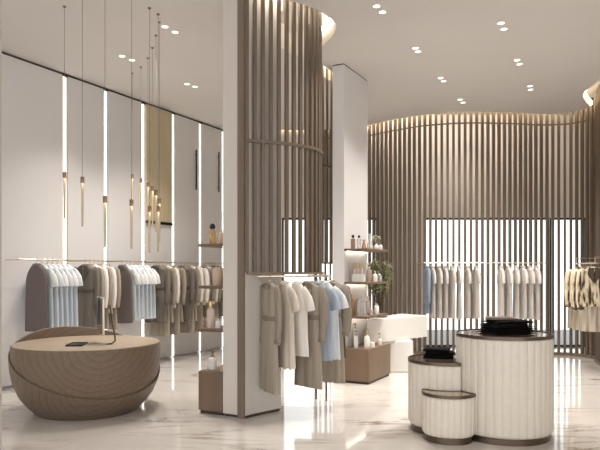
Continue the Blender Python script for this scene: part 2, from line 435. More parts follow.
# back wall with three window openings
bw = MB(); ZT = 2.586; ZB = 0.04
WX = [(-.36,1.56),(2.48,4.99),(5.0,5.74)]
bw.box(lw1[0]-0.1, RX, BACK, BACK+0.15, ZT, CEIL+0.4)
xs = [lw1[0]-0.1]+[k for w in WX for k in w]+[RX]
for i in range(0, len(xs), 2): bw.box(xs[i], xs[i+1], BACK, BACK+0.15, 0, ZT)
tag(bw.build('wall_back', M['wall_warm'], smooth=False), kind='structure')
rw = MB(); rw.box(RX, RX+0.15, -3.0, BACK+0.15, 0, CEIL+0.4); tag(rw.build('wall_right', M['wall_warm'], smooth=False), kind='structure')
for i, (x0, x1) in enumerate(WX):
    w = bpy.data.objects.new('window_%d' % (i+1), None); C.objects.link(w); w.location = ((x0+x1)/2, BACK+0.05, 0); tag(w, kind='structure')
    hw = (x1-x0)/2; fr = MB(); t = 0.038
    fr.box(-hw,-hw+t,-0.04,0.04,0.0,ZT); fr.box(hw-t,hw,-0.04,0.04,0.0,ZT)
    fr.box(-hw+t,hw-t,-0.04,0.04,ZT-t,ZT); fr.box(-hw+t,hw-t,-0.04,0.04,0.0,ZB)
    fr.build('window_frame', M['black'], w, smooth=False)
    MB().box(-hw+t,hw-t,-0.006,0.006,ZB,ZT-t).build('window_pane', M['glass'], w, smooth=False)
ex = MB(); ex.box(-3, 8.5, BACK+0.2, 16.5, -0.2, -0.03); tag(ex.build('pavement', M['asphalt'], smooth=False), kind='structure')
# near entrance reveal on the left edge of the view
en = MB(); en.box(-2.45,-1.918,3.92,4.0,0,CEIL); tag(en.build('wall_entrance', M['wall_warm'], smooth=False), kind='structure')

# ------------------------------------------------------------------ two shelf partitions
Q0 = (-.637, 6.39); P0 = (.596, 8.43)
def quad(o, u0, u1, v0, v1): return [uv(o,u0,v0), uv(o,u0,v1), uv(o,u1,v1), uv(o,u1,v0)]
w = MB(); w.prism(quad(Q0, 0, .86, -.187, -.002), 0.03, CEIL+0.1)
w.prism([(-.560,6.352),(-.48,6.455),(-.385,6.55),(-.29,6.64),(-.205,6.72),(-.27,6.82),(-.42,6.75),(-.60,6.46)], 0.03, CEIL+0.1)
wc = tag(w.build('wall_center', M['wall_warm'], smooth=False), kind='structure')
k = MB(); k.prism(quad(Q0, .02, .84, -.17, -.02), 0.0, 0.03); k.prism([(-.55,6.375),(-.47,6.47),(-.375,6.565),(-.28,6.655),(-.22,6.725),(-.27,6.80),(-.42,6.74),(-.59,6.46)], 0, 0.03)
k.build('plinth', M['joint'], wc, smooth=False)
t1 = MB(); t1.prism(quad(Q0, -.012, .06, 0.0, .078), 0.0, CEIL+0.1)
tag(t1.build('trim_1', M['post'], smooth=False), kind='structure')
w = MB(); w.prism(quad(P0, 0, .87, -.17, 0), 0.03, CEIL-0.015)
wi = tag(w.build('wall_inner', M['wall'], smooth=False), kind='structure')
MB().prism(quad(P0, .01, .86, -.165, -.005), CEIL-0.015, CEIL).build('shadow_gap', M['joint'], wi, smooth=False)
MB().prism(quad(P0, .02, .86, -.165, -.005), 0, 0.03).build('plinth', M['joint'], wi, smooth=False)

AZ = math.atan2(U[1], U[0])-PI/2        # local y = along U, local x = along V
def local_box(v0, v1, u0, u1, z0, z1, m=None):
    return (m or MB()).box(v0, v1, u0, u1, z0, z1)
def shelf(o, v0, v1, z, label, depth=0.84, ledv=None):
    t = thing('wall_shelf', label, 'shelf', (o[0], o[1], z), AZ, 'brown shelves on the partitions')
    MB().box(v0, v1, 0.0, depth, -0.032, 0.0).build('board', M['shelfwood'], t, bevel=0.003)
    s = MB().box(ledv[0], ledv[1], 0.05, depth-0.05, -0.038, -0.0325).build('light_strip', M['shelf_led'], t, smooth=False)
    return t
def cab(o, v0, v1, depth, h, label):
    t = thing('base_cabinet', label, 'cabinet', (o[0], o[1], 0), AZ, 'brown base cabinets of the partitions')
    MB().box(v0+.015, v1-.015, 0.02, depth-0.02, 0.0, 0.03).build('plinth', M['joint'], t, smooth=False)
    MB().box(v0, v1, 0.012, depth, 0.03, h).build('carcass', M['cabinet'], t, bevel=0.004)
    MB().box(v0+.006, v1-.006, -0.004, 0.0115, 0.036, h-0.008).build('front_panel', M['cabinet'], t, bevel=0.002)
    return t
cab(Q0, -.504, -.189, .84, .45, 'low brown wooden cabinet against the wood-edged white partition in the middle')
cab(P0, .002, .36, .86, .47, 'low brown wooden cabinet beside the white pillar, under the white cash desk')
for z, a in ((1.80,'upper'), (1.355,'middle'), (.90,'lower')):
    shelf(Q0, -.504, -.189, z, '%s of three dark brown shelves on the left side of the wood-edged partition' % a, ledv=(-.225,-.205))
for z, a in ((1.817,'upper'), (1.365,'middle'), (.905,'lower')):
    shelf(P0, .001, .33, z, '%s of three brown shelves on the white pillar near the plant' % a, ledv=(.02,.04))

# ------------------------------------------------------------------ slatted screens
def slat_screen(name, label, curve, pitch, w, d, z0, z1, rails, skip=0.0, base=None):
    t = thing(name, label, 'screen', (0,0,0))
    pts = resample(curve, pitch); m = MB()
    for i in range(len(pts)):
        a = pts[max(i-1,0)]; c = pts[min(i+1,len(pts)-1)]
        tg = Vector((c[0]-a[0], c[1]-a[1])).normalized()
        m.obox(pts[i], (tg.x, tg.y), w, d, z0, z1)
    m.build('slats', M['slat'], t, smooth=False)
    for z, h, ww, nm, off in rails:
        MB().sweep(offset(resample(curve, 0.05), off), ww, z-h/2, z+h/2).build(nm, M['slat'] if nm != 'bottom_trim' else M['post'], t, smooth=False)
    return t
s1 = slat_screen('slat_screen', 'curved screen of tall brown slats beside the wood-edged partition in the middle', SL1, 0.088, 0.037, 0.032, 1.5, CEIL+0.16,
    [(2.845, 0.03, 0.03, 'rail', -0.012), (1.488, 0.024, 0.075, 'bottom_trim', 0)])
for (x, y) in ((.19,7.34),):
    MB().obox((x,y), (0,1), 0.03, 0.03, 0.0, 1.476).build('leg', M['post'], s1, smooth=False)
slat_screen('slat_screen', 'narrow strip of brown slats seen between the middle screen and the white pillar', SL2, 0.125, 0.034, 0.018, 1.64, CEIL+0.16,
    [(3.02, 0.03, 0.03, 'rail', -0.012), (1.63, 0.024, 0.075, 'bottom_trim', 0)])
slat_screen('slat_screen', 'wavy full-height screen of brown slats in front of the bright shop windows', SLB, 0.102, 0.044, 0.05, 0.05, CEIL+0.2,
    [(4.17, 0.02, 0.03, 'rail', 0.02), (0.025, 0.05, 0.10, 'bottom_trim', 0)])

# cove lights
def cove(label, curve, z, m, r=0.016):
    o = MB().tube([(x,y,z) for x,y in curve], r, 6).build('cove_light', m); tag(o, label, 'cove light', 'cove lights in the ceiling'); return o
cove('warm glowing light strip in the ceiling recess around the middle slat screen', offset(spline(CE1[:11],0.05), 0.03), CEIL+0.20, M['cove_led'])
cove('short warm light strip in the ceiling recess by the white pillar', offset(h2, -0.12), CEIL+0.18, M['cove_led'])
cove('long warm light strip in the ceiling edge along the wavy window screen', offset([q for q in eb if q[0] < 5.2], 0.03), CEIL+0.06, M['cove_led_back'])

cove('warm light strip above the wavy screen, close to the window wall', offset([q for q in resample(SLB,0.06) if q[1] > 9.0], -0.0)[::1] and [(q[0], q[1]+0.12) for q in resample(SLB,0.06) if q[1] > 10.8 and q[0] < 5.0], CEIL+0.24, M['cove_back'])
cove('warm light strip hidden behind the middle slat screen', [(-.47,6.37),(-.36,6.485),(-.25,6.585),(-.14,6.66)], CEIL+0.24, M['cove_back'])

# ------------------------------------------------------------------ ceiling downlights
DL = [((376.5,6),(382.5,12),'nearest the curved middle screen'),
      ((415.5,48),(418,51.5),'right of the white pillar top'),
      ((501,23),(504,29),'nearest in the right-hand ceiling row'),
      ((517,60),(519.5,64),'second in the right-hand ceiling row'),
      ((440.5,78),(443.5,81),"in the middle of the ceiling's left diagonal row"),
      ((530,86),(530.5,89.5),'far end of the right-hand ceiling row'),
      ((460,99.5),(463,102.5),'nearest the ceiling edge of the wavy screen'),
      ((165,26.5),(175,32),'nearest the top of the wood-edged partition'),
      ((122,56),(132,60),'amid the pendant wires at left'),
      ((187,84),(195,86.6),'farthest on the left side of the ceiling')]
for pa, pb, where in DL:
    for k, (px, py) in enumerate((pa, pb)):
        y = F*(CEIL-EYE)/(EYE*0+272-py); x = (px-300)/F*y
        t = thing('downlight', 'ceiling downlight, %s of the pair %s' % ('right' if k else 'left', where), 'downlight', (x,y,CEIL), 0, 'recessed ceiling downlights')
        MB().lathe([(0.038,-0.0005),(0.054,-0.0005),(0.055,-0.003),(0.049,-0.005),(0.038,-0.004),(0.038,-0.0005)], 28).build('trim_ring', M['white'], t)
        MB().lathe([(0,-0.003),(0.0375,-0.003),(0.0375,-0.001),(0,-0.001)], 28).build('lens', M['lamp'], t)
        la = bpy.data.lights.new('downlight_spot', 'SPOT'); la.energy = 112; la.color = (1.0,0.935,0.87); la.spot_size = math.radians(105); la.spot_blend = 0.9; la.shadow_soft_size = 0.06
        lo = bpy.data.objects.new('spot', la); C.objects.link(lo); lo.parent = t; lo.location = (0,0,-0.02)

# ------------------------------------------------------------------ bowl table
TX, TY, TR = -2.318, 6.80, math.radians(19.2)
R_IN = [(0,.515),(.02,.535),(.09,.607),(.19,.682),(.33,.742),(.47,.769),(.60,.777),(.72,.779),(1.2,.779)]
def rin(z):
    for (z0,r0),(z1,r1) in zip(R_IN, R_IN[1:]):
        if z0 <= z <= z1: return r0+(r1-r0)*(z-z0)/(z1-z0)
    return .779
bt = thing('bowl_table', 'large round wooden bowl-shaped table in front of the left clothes rail', 'table', (TX,TY,0), TR)
prof = [(0,0.0),(.505,0.0)]+[(rin(z)-0.004, z) for z in [.012,.05,.1,.16,.23,.3,.38,.46,.53,.6,.66,.70,.715]]+[(.770,.727),(.760,.7285)]
MB().lathe(prof+[(0,.7285)], 96).build('bowl_body', M['bowl'], bt, angle=50)
MB().lathe([(0,.729),(.757,.729),(.760,.731),(.755,.733),(0,.733)], 96).build('table_top', M['bowl_top'], bt)
n = 120; rows = 14; sh = MB(); vs = []; fs = []
for i in range(n):
    a = 2*PI*i/n; cx_, sy_ = math.cos(a), math.sin(a)
    zr = .535-.135*.80*cx_+.365*.80*sy_
    col = []
    for j in range(rows+1):
        z = zr*j/rows
        col.append((rin(z)+0.014, z))
    col.append((rin(zr)+0.008, zr+0.006)); col.append((rin(zr)-0.0015, zr))
    for j in range(rows, -1, -1):
        z = zr*j/rows
        col.append((rin(z)-0.0015, z))
    vs += [(r*cx_, r*sy_, z) for r, z in col]
m_ = len(vs)//n
for i in range(n):
    for j in range(m_):
        a0 = i*m_+j; a1 = i*m_+(j+1)%m_; b0 = ((i+1)%n)*m_+j; b1 = ((i+1)%n)*m_+(j+1)%m_
        fs.append((a0,b0,b1,a1))
sh.add(vs, fs); sh.build('outer_shell', M['bowl_shell'], bt, angle=50)

# tabletop mirror, tray and card
tm = thing('tabletop_mirror', 'small upright rectangular mirror on a bent metal stand, standing on the bowl table', 'mirror', (-2.06,6.60,.7345), 0)
dirm = Vector((-.19,.34)).normalized(); a0 = Vector((-.02,.0)); 
mf = MB(); mid = a0+dirm*0.17
mf.obox((mid.x,mid.y), (dirm.x,dirm.y), 0.34, 0.016, 0.085, 0.495); mf.build('mirror_frame', M['railmetal'], tm, bevel=0.004)
nrm = Vector((-dirm.y, dirm.x)); gm = mid+nrm*0.0095
MB().obox((gm.x,gm.y), (dirm.x,dirm.y), 0.305, 0.002, 0.102, 0.478).build('mirror_glass', M['mirror'], tm, smooth=False)
MB().tube([(.0,.14,.40),(.02,.10,.36),(.055,.04,.22),(.095,.0,.10),(.105,-.02,.04),(.08,-.05,.012),(.02,-.06,.008)], 0.009, 8).build('stand', M['bronze'], tm)
MB().box(-.16,.03,-.14,-.02,0.0,0.012).build('base_plate', M['steel'], tm, bevel=0.003)
dt = thing('tray', 'flat dark square tray lying on the bowl table beside the mirror', 'tray', (-2.325,6.50,.7345), 0.1)
MB().box(-.10,.075,-.10,.16,0,0.01).build('tray_base', M['blackgloss'], dt, bevel=0.003)
q = MB(); q.tube([(-.095,-.095,.0135),(.07,-.095,.0135),(.07,.155,.0135),(-.095,.155,.0135),(-.095,-.095,.0135)],.003,6); q.build('tray_rim', M['black'], dt, smooth=False)

# ------------------------------------------------------------------ pendants
PEN = [ # px, cap top y, distance, label
 (64.5,172,6.62,'pendant leftmost of all, in front of the first wall light strip'),
 (82.4,176.7,6.25,'pendant second from left, over the pale panel between two wall light strips'),
 (105,196,6.05,'pendant third from left, low, in front of the second wall light strip'),
 (132.3,174,8.84,'pendant, high and far, behind the low one left of third light strip'),
 (131.5,199.5,6.30,'pendant, low and near, just left of the third light strip'),
 (141,178,8.58,'pendant, far one directly at the third wall light strip'),
 (148,182,8.22,'pendant leftmost of those over the gold panel, high'),
 (152.5,186,7.84,'pendant second in the descending row over the gold panel'),
 (156,190,7.43,'pendant third in the descending row over the gold panel'),
 (149.5,206,6.66,'pendant low at left of the cluster over the gold panel'),
 (159.3,198,7.04,'pendant rightmost of the cluster over the gold panel'),
 (158.2,206,6.82,'pendant lowest at the right end of the cluster over the gold panel')]
for px, py, d, lab in PEN:
    x = (px-300)/F*d; z = EYE+(272-py)*d/F
    t = thing('pendant_light', 'slim brass '+lab, 'pendant light', (x,d,z-.53), 0, 'rod pendants over the bowl table')
    MB().lathe([(0,.03),(.0095,.03),(.0105,.08),(.0125,.30),(.0135,.452),(0,.452)], 14).build('rod', M['rodgold'], t)
    MB().lathe([(0,.4525),(.0125,.4525),(.0125,.462),(0,.462)], 14).build('bulb', M['rodglow'], t)
    MB().lathe([(0,.4625),(.017,.4625),(.019,.466),(.019,.527),(.016,.53),(0,.53)], 16).build('cap', M['capbrown'], t)
    MB().tube([(0,0,.531),(0,0,CEIL-(z-.53)-0.012)], 0.0025, 6).build('wire', M['wire'], t)
    MB().lathe([(0,CEIL-(z-.53)-0.0125),(.016,CEIL-(z-.53)-0.0125),(.018,CEIL-(z-.53)-.0005),(0,CEIL-(z-.53)-.0005)], 14).build('ceiling_mount', M['capbrown'], t)
    la = bpy.data.lights.new('pendant_bulb', 'POINT'); la.energy = 0.12; la.color = (1,.8,.55); la.shadow_soft_size = 0.02
    lo = bpy.data.objects.new('bulb_light', la); C.objects.link(lo); lo.parent = t; lo.location = (0.03,-0.03,.45)

# ------------------------------------------------------------------ nested round pedestals
PC = {'large': (1.881,5.745,.430,.94), 'mid': (1.385,5.96,.345,.675), 'small': (1.335,5.585,.238,.433)}
def bite(poly, cuts):
    """take round bites out of an outline where the neighbouring pedestals stand"""
    for qx, qy, qr in cuts:
        ins = [math.hypot(x-qx, y-qy) < qr for x, y in poly]
        if not any(ins): continue
        n = len(poly)
        st = next(i for i in range(n) if not ins[i] and ins[(i+1) % n])
        poly = poly[st:]+poly[:st]; ins = ins[st:]+ins[:st]      # poly[0] outside, poly[1] inside
        en = next(i for i in range(1, n) if not ins[i])
        a0 = math.atan2(poly[0][1]-qy, poly[0][0]-qx); a1 = math.atan2(poly[en % n][1]-qy, poly[en % n][0]-qx)
        d = (a1-a0+PI) % (2*PI)-PI
        arc = [(qx+qr*math.cos(a0+d*k/30), qy+qr*math.sin(a0+d*k/30)) for k in range(31)]
        poly = [poly[0]]+arc+poly[en:]
    return poly
def flute(cx, cy, r, k, cuts, per=10):
    n = k*per; out = []
    for i in range(n):
        a = 2*PI*i/n; f = (i % per)/per
        rr = r-0.009*(1-math.sin(PI*f)**0.45)
        out.append((cx+rr*math.cos(a), cy+rr*math.sin(a)))
    return bite(out, cuts)
def inset(poly, c, d, cuts):
    out = []
    for x, y in poly:
        v = Vector((x-c[0], y-c[1])); l = v.length
        out.append((c[0]+v.x*(l-d)/l, c[1]+v.y*(l-d)/l))
    return out
def pedestal(key, flutes, label, cuts, topmat):
    cx, cy, r, h = PC[key]
    t = thing('display_pedestal', label, 'display stand', (0,0,0), 0, 'cream fluted display pedestals')
    poly = flute(cx, cy, r, flutes, cuts); c = (cx, cy)
    if cuts:
        cxx = sum(p[0] for p in poly)/len(poly); cyy = sum(p[1] for p in poly)/len(poly); c = (cxx, cyy)
    rings = [(0.055,0.035),(0.06,0.018),(0.075,0.006),(0.10,0.0),(h-0.045,0.0),(h-0.032,0.004),(h-0.028,0.014)]
    vs = []; n = len(poly); fs = []
    for z, ins in rings: vs += [(x,y,z) for x,y in inset(poly, c, ins, cuts)]
    for k in range(len(rings)-1):
        for i in range(n): fs.append((k*n+i, k*n+(i+1)%n, (k+1)*n+(i+1)%n, (k+1)*n+i))
    fs += [tuple(range(n))[::-1], tuple(range((len(rings)-1)*n, len(rings)*n))]
    MB().add(vs, fs).build('fluted_body', M['cream'], t, angle=60)
    plain_c = bite([(cx+(r+.002)*math.cos(2*PI*i/120), cy+(r+.002)*math.sin(2*PI*i/120)) for i in range(120)], cuts)
    MB().prism(inset(plain_c, c, 0.03, cuts), 0.0, 0.0545).build('plinth', M['bronze'], t)
    MB().prism(inset(plain_c, c, .012, cuts), h-0.0275, h-0.006).build('top', topmat, t, angle=30)
    o = plain_c; ii = inset(plain_c, c, .011, cuts); n = len(o)
    vs = [(x,y,h-0.0275) for x,y in o]+[(x,y,h) for x,y in o]+[(x,y,h) for x,y in ii]+[(x,y,h-0.0275) for x,y in ii]
    fs = [(k*n+i, k*n+(i+1)%n, ((k+1)%4)*n+(i+1)%n, ((k+1)%4)*n+i) for k in range(4) for i in range(n)]
    MB().add(vs, fs).build('rim', M['bronze'], t)
    return t
L_, Mi, S_ = PC['large'], PC['mid'], PC['small']
pedestal('large', 36, 'tallest cream fluted round pedestal, at right, with folded clothes on top', [], M['top'])
pedestal('mid', 28, 'middle-height cream fluted round pedestal with a black folded stack, behind the small one', [(L_[0],L_[1],L_[2]+.014)], M['top'])
pedestal('small', 24, 'lowest cream fluted pedestal with a bare bronze top, in front', [(L_[0],L_[1],L_[2]+.014),(Mi[0],Mi[1],Mi[2]+.02)], M['paletop'])

# folded clothes
def folded(x, y, z, w, d, h, rz, mat, label, seed, group):
    rnd = random.Random(seed)
    t = thing('folded_garment', label, 'folded garment', (x,y,z), rz, group)
    def layer(nm, w, d, z0, z1, ph, x0=0.0):
        nx, ny = 14, 10; vs = []; fs = []
        for side in (0, 1):
            for i in range(nx+1):
                for k in range(ny+1):
                    u = i/nx*2-1; v = k/ny*2-1
                    e = max(abs(u), abs(v)); dr = (1-max(0,(e-0.75)/0.25)**2)
                    zz = z0+(z1-z0)*(0.5+(0.5 if side else -0.5)*(0.25+0.75*dr))
                    if side: zz += 0.004*math.sin(3*u+ph)*math.sin(2.3*v+ph*2)*dr
                    vs.append((x0+u*w/2*(1+.03*math.sin(3*v+ph)), v*d/2*(1+.03*math.sin(2.5*u+ph)), zz))
        N = (nx+1)*(ny+1)
        g = lambda s,i,k: s*N+i*(ny+1)+k
        for i in range(nx):
            for k in range(ny):
                fs.append((g(0,i,k),g(0,i,k+1),g(0,i+1,k+1),g(0,i+1,k))); fs.append((g(1,i,k),g(1,i+1,k),g(1,i+1,k+1),g(1,i,k+1)))
        for i in range(nx):
            for k in (0, ny): fs.append((g(0,i,k),g(0,i+1,k),g(1,i+1,k),g(1,i,k)))
        for k in range(ny):
            for i in (0, nx): fs.append((g(0,i,k),g(0,i,k+1),g(1,i,k+1),g(1,i,k)))
        return MB().add(vs, fs).build(nm, mat, t, angle=60)
    layer('lower_fold', w, d, 0, h*0.52, rnd.random()*6)
    layer('upper_fold', w*0.96, d*0.95, h*0.54, h, rnd.random()*6, x0=w*0.02)
    return t
lx, ly, lz = L_[0]+.02, L_[1], L_[3]-.004
names = ['bottom', 'second', 'third', 'fourth', 'top']
for i in range(4):
    folded(lx+[.0,.012,-.008,.02][i], ly+[.0,.01,-.01,.012][i], lz+.0315*i, .42-.012*i, .34-.01*i, .026, [.25,.18,.3,.22][i], M['blackcloth'], 'black folded garment on the tallest pedestal, %s of the black stack' % ['bottom one','second one up','third one up','uppermost'][i], 20+i, 'folded clothes on the tallest pedestal')
folded(lx-.06, ly+.02, lz+.0315*4, .24, .24, .022, -.2, M['greybrown'], 'grey-brown folded garment lying on top of the black stack on the tallest pedestal', 40, 'folded clothes on the tallest pedestal')
mx_, my_, mz = 1.352, 6.08, Mi[3]-.004
for i in range(3):
    folded(mx_+[0,.015,-.02][i], my_+[0,.006,0][i], mz+.0315*i, .28-.012*i, .24-.01*i, .026, [-.2,-.1,-.3][i], M['blackcloth'], 'black folded garment on the middle-height pedestal, %s of its stack' % ['bottom','middle one','top'][i], 50+i, 'folded clothes on the middle pedestal')

# ------------------------------------------------------------------ cash desk
cd = thing('cash_desk', 'white floating cash desk slab on a white plinth beside the pillar shelves', 'counter', (1.4,9.5,0))
def rel(pl): return [(x-1.4, y-9.5) for x,y in pl]
MB().prism(rel([(.945,8.82),(2.02,9.86),(1.66,10.26),(1.03,9.22)]), .475, .815).build('counter_slab', M['white'], cd, bevel=0.006)
MB().prism(rel([(1.20,9.33),(1.30,9.29),(1.66,9.29),(1.70,9.34),(1.70,9.72),(1.30,9.60)]), 0.0, .474).build('plinth', M['white'], cd, bevel=0.02)

# plant on the desk
def plant():
    rnd = random.Random(5)
    t = thing('potted_plant', 'bushy olive-leaved plant in a dark dish on the white cash desk', 'plant', (1.222,9.43,.815))
    MB().lathe([(0,0),(.10,0),(.105,.01),(.07,.025),(.045,.05),(.02,.06),(0,.06)], 28).build('dish', M['stone'], t)
    tw = MB(); lf = MB()
    tips = []
    for i in range(34):
        a = rnd.uniform(0, 2*PI); h = rnd.uniform(.48,.88); sp = rnd.uniform(.05,.235)
        pts = [(0,0,.05),(sp*.25*math.cos(a), sp*.25*math.sin(a), h*.4),(sp*.7*math.cos(a)+.01, sp*.7*math.sin(a), h*.75),(sp*math.cos(a)+.02, sp*math.sin(a), h)]
        tw.tube(pts, [.006,.005,.0035,.002], 5)
        for k in range(46):
            f = rnd.uniform(.58,1.0); q = f*3; j = min(int(q),2); q -= j
            p = Vector(pts[j]).lerp(Vector(pts[j+1]), q)
            d = Vector((rnd.uniform(-1,1), rnd.uniform(-1,1), rnd.uniform(-.5,.8))).normalized()
            L = rnd.uniform(.04,.075); wd = L*.42
            sd = d.cross(Vector((0,0,1))).normalized(); up = sd.cross(d)
            lf.add([p, p+d*L*.35+sd*wd*.5+up*.004, p+d*L*.75+sd*wd*.42+up*.006, p+d*L, p+d*L*.75-sd*wd*.42+up*.006, p+d*L*.35-sd*wd*.5+up*.004, p+d*L*.5-up*.004],
                   [(0,1,6),(1,2,6),(2,3,6),(3,4,6),(4,5,6),(5,0,6)])
    tw.build('stem', M['twig'], t); o = lf.build('foliage', M['leaf'], t); return t
plant()

# ------------------------------------------------------------------ bottles and jars
def place(o, px, u=None, v=None):
    k = (px-300)/F
    if u is not None:
        bx, by = o[0]+U[0]*u, o[1]+U[1]*u
        v = (k*by-bx)/(V[0]-k*V[1]); return (bx+V[0]*v, by+V[1]*v)
    bx, by = o[0]+V[0]*v, o[1]+V[1]*v
    u = (k*by-bx)/(U[0]-k*U[1]); return (bx+U[0]*u, by+U[1]*u)
def bottle(name, xy, z, h, r, body, cap, label, kind='round', caph=0.25, cat='bottle', group=None, capname='cap', inner=None):
    t = thing(name, label, cat, (xy[0], xy[1], z+0.0005), AZ, group)
    bh = h*(1-caph); m = MB()
    if kind == 'round': m.lathe([(0,0),(r*.92,0),(r,.006),(r,bh*.82),(r*.8,bh*.9),(r*.38,bh*.94),(r*.38,bh),(0,bh)], 20)
    elif kind == 'square':
        m.box(-r,r,-r*.7,r*.7,0,bh*.9); m.lathe([(r*.35,bh*.9),(r*.35,bh)], 12)
    elif kind == 'cone': m.lathe([(0,0),(r,0),(r*1.0,.006),(r*.35,bh*.9),(r*.3,bh),(0,bh)], 20)
    elif kind == 'jar': m.lathe([(0,0),(r*.95,0),(r,.004),(r,bh*.95),(r*.9,bh),(0,bh)], 22)
    elif kind == 'vase': m.lathe([(0,0),(r*.6,0),(r,bh*.3),(r*.95,bh*.55),(r*.4,bh*.9),(r*.5,bh),(r*.42,bh),(r*.3,bh*.85),(0,bh*.8)], 22)
    m.build('body', body, t, bevel=0.003 if kind == 'square' else 0)
    c = MB(); z0 = bh+0.0005
    if capname == 'ball_cap':
        rr = min(r*.8, h*caph*.55); c.lathe([(0,z0),(rr*.75,z0),(rr,z0+rr*.5),(rr,z0+rr*.9),(rr*.75,z0+rr*1.6),(rr*.35,z0+rr*1.9),(0,z0+rr*2)], 20); c.build('cap', cap, t)
    elif capname == 'pump':
        c.lathe([(0,z0),(r*.42,z0),(r*.42,z0+.014),(r*.12,z0+.018),(r*.12,z0+h*caph*.7),(r*.3,z0+h*caph*.72),(r*.3,z0+h*caph),(0,z0+h*caph)], 14)
        c.box(-r*.9,0,-.005,.005,z0+h*caph*.78,z0+h*caph*.95); c.build('pump', cap, t)
    elif capname == 'reeds':
        for k in range(6):
            a = k*1.05; c.tube([(0,0,bh*.4),(math.cos(a)*.035-.02, math.sin(a)*.03, h)], .0035, 5)
        c.build('reeds', cap, t)
    elif capname == 'flowers':
        for k in range(9):
            a = k*.7; e = Vector((math.cos(a)*.05, math.sin(a)*.05, h*(.75+.25*((k*37)%10)/10))); c.tube([(0,0,bh*.7), tuple(e)], .0025, 5)
            c.lathe([(0,0),(.016,.008),(.018,.016),(.008,.026),(0,.028)], 8, e.x, e.y, e.z)
        c.build('sprig', cap, t)
    elif cap is not None:
        c.lathe([(0,z0),(r*.5,z0),(r*.52,z0+.004),(r*.52,z0+h*caph-.004),(r*.46,z0+h*caph),(0,z0+h*caph)], 18); c.build('cap', cap, t)
    return t
G1 = 'toiletries on the wood-edged partition'; G2 = 'toiletries on the white pillar shelves'
z = 1.80
bottle('perfume_bottle', place(Q0,212.5,.10), z, .215, .038, M['amber'], M['black'], 'tall glass bottle of amber liquid with a round black cap on the partition top shelf', caph=.26, capname='ball_cap', group=G1)
bottle('reed_diffuser', place(Q0,221,.12), z, .33, .04, M['tan'], M['greige'], 'tan pot reed diffuser with pale sticks on the partition top shelf', kind='vase', caph=.58, cat='diffuser', capname='reeds', group=G1)
z = 1.355
bottle('canister', place(Q0,217.6,.12), z, .20, .055, M['beigebox'], M['tan'], 'wide beige canister with a flat lid on the partition middle shelf', kind='jar', caph=.08, cat='canister', group=G1)
z = .90
bottle('lotion_bottle', place(Q0,210.6,.10), z, .285, .042, M['pinkglass'], M['brass'], 'tall pale pink bottle with a gold cap on the partition lower shelf', caph=.2, group=G1)
bottle('jar', place(Q0,204,.14), z, .11, .022, M['rose'], M['rose'], 'small dark brown jar at the left end of the partition lower shelf', kind='jar', caph=.2, cat='jar', group=G1)
bottle('jar', place(Q0,218.6,.10), z, .10, .034, M['whitegloss'], M['brass'], 'small white jar with gold lid on the partition lower shelf', kind='jar', caph=.18, cat='jar', group=G1)
bottle('soap_dispenser', place(Q0,212.5,.14), .45, .20, .046, M['whitegloss'], M['capbrown'], 'white pump bottle with brown pump on the low cabinet by the partition', caph=.32, capname='pump', group=G1)
bottle('jar', place(Q0,222.3,.08), .45, .07, .026, M['tan'], M['brass'], 'tiny tan jar with gold lid on the low cabinet by the partition', kind='jar', caph=.3, cat='jar', group=G1)
z = 1.817
bottle('perfume_bottle', place(P0,353,.10), z, .205, .026, M['rose'], M['black'], 'brown perfume bottle with round black cap, leftmost on the pillar top shelf', caph=.27, capname='ball_cap', kind='square', group=G2)
bottle('perfume_bottle', place(P0,359,.10), z, .20, .023, M['clearglass'], M['black'], 'clear perfume bottle with black cap, second on the pillar top shelf', caph=.27, capname='ball_cap', kind='square', group=G2)
bottle('perfume_bottle', place(P0,364,.12), z, .12, .036, M['copper'], M['brass'], 'squat copper cone-shaped bottle on the pillar top shelf', kind='cone', caph=.2, group=G2)
bottle('glass_decanter', place(P0,370,v=.22), z, .215, .05, M['clearglass'], M['clearglass'], 'clear glass cone decanter on the pillar top shelf', kind='cone', caph=.15, cat='decanter', group=G2)
bottle('flower_vase', place(P0,376.5,v=.24), z, .18, .035, M['whitegloss'], M['leaf'], 'small white vase with a dark green sprig on the pillar top shelf', kind='vase', caph=.5, cat='vase', capname='flowers', group=G2)
bottle('jar', place(P0,380.5,v=.27), z, .075, .03, M['whitegloss'], M['whitegloss'], 'low white jar at the far end of the pillar top shelf', kind='jar', caph=.2, cat='jar', group=G2)
z = 1.365
bt_ = thing('bottle_carton', 'open white carton standing on the pillar middle shelf under three gold caps', 'carton', (*place(P0,358.5,.15), z+.0005), AZ, G2)
q = MB(); q.box(-.085,.085,-.035,.035,0,.006); q.box(-.085,.085,-.037,-.031,.0,.11); q.box(-.085,.085,.031,.037,.0,.11); q.box(-.085,-.079,-.031,.031,.006,.11); q.box(.079,.085,-.031,.031,.006,.11)
q.build('box', M['white'], bt_, smooth=False)
cx0 = place(P0,358.5,.15)
for k, (dv, nm) in enumerate(((-.052,'left'),(0,'middle'),(.052,'right'))):
    bottle('perfume_bottle', (cx0[0]+V[0]*dv, cx0[1]+V[1]*dv), z+.0065, .245, .022, M['pinkglass'], M['brass'], 'slim bottle with gold cap in the white carton, %s of the three' % nm, caph=.22, group=G2)
bottle('lotion_bottle', place(P0,369,v=.20), z, .21, .038, M['beigebox'], M['white'], 'beige bottle with white lid beside the white carton on the pillar middle shelf', caph=.12, group=G2)
bottle('glass_bottle', place(P0,375,v=.29), z, .15, .034, M['whitegloss'], M['clearglass'], 'small white stoppered bottle on the pillar middle shelf by the foliage', caph=.25, group=G2)
bottle('jar', place(P0,379.5,v=.27), z, .11, .034, M['clearglass'], M['white'], 'clear jar with white lid at the far end of the pillar middle shelf', kind='jar', caph=.2, cat='jar', group=G2)
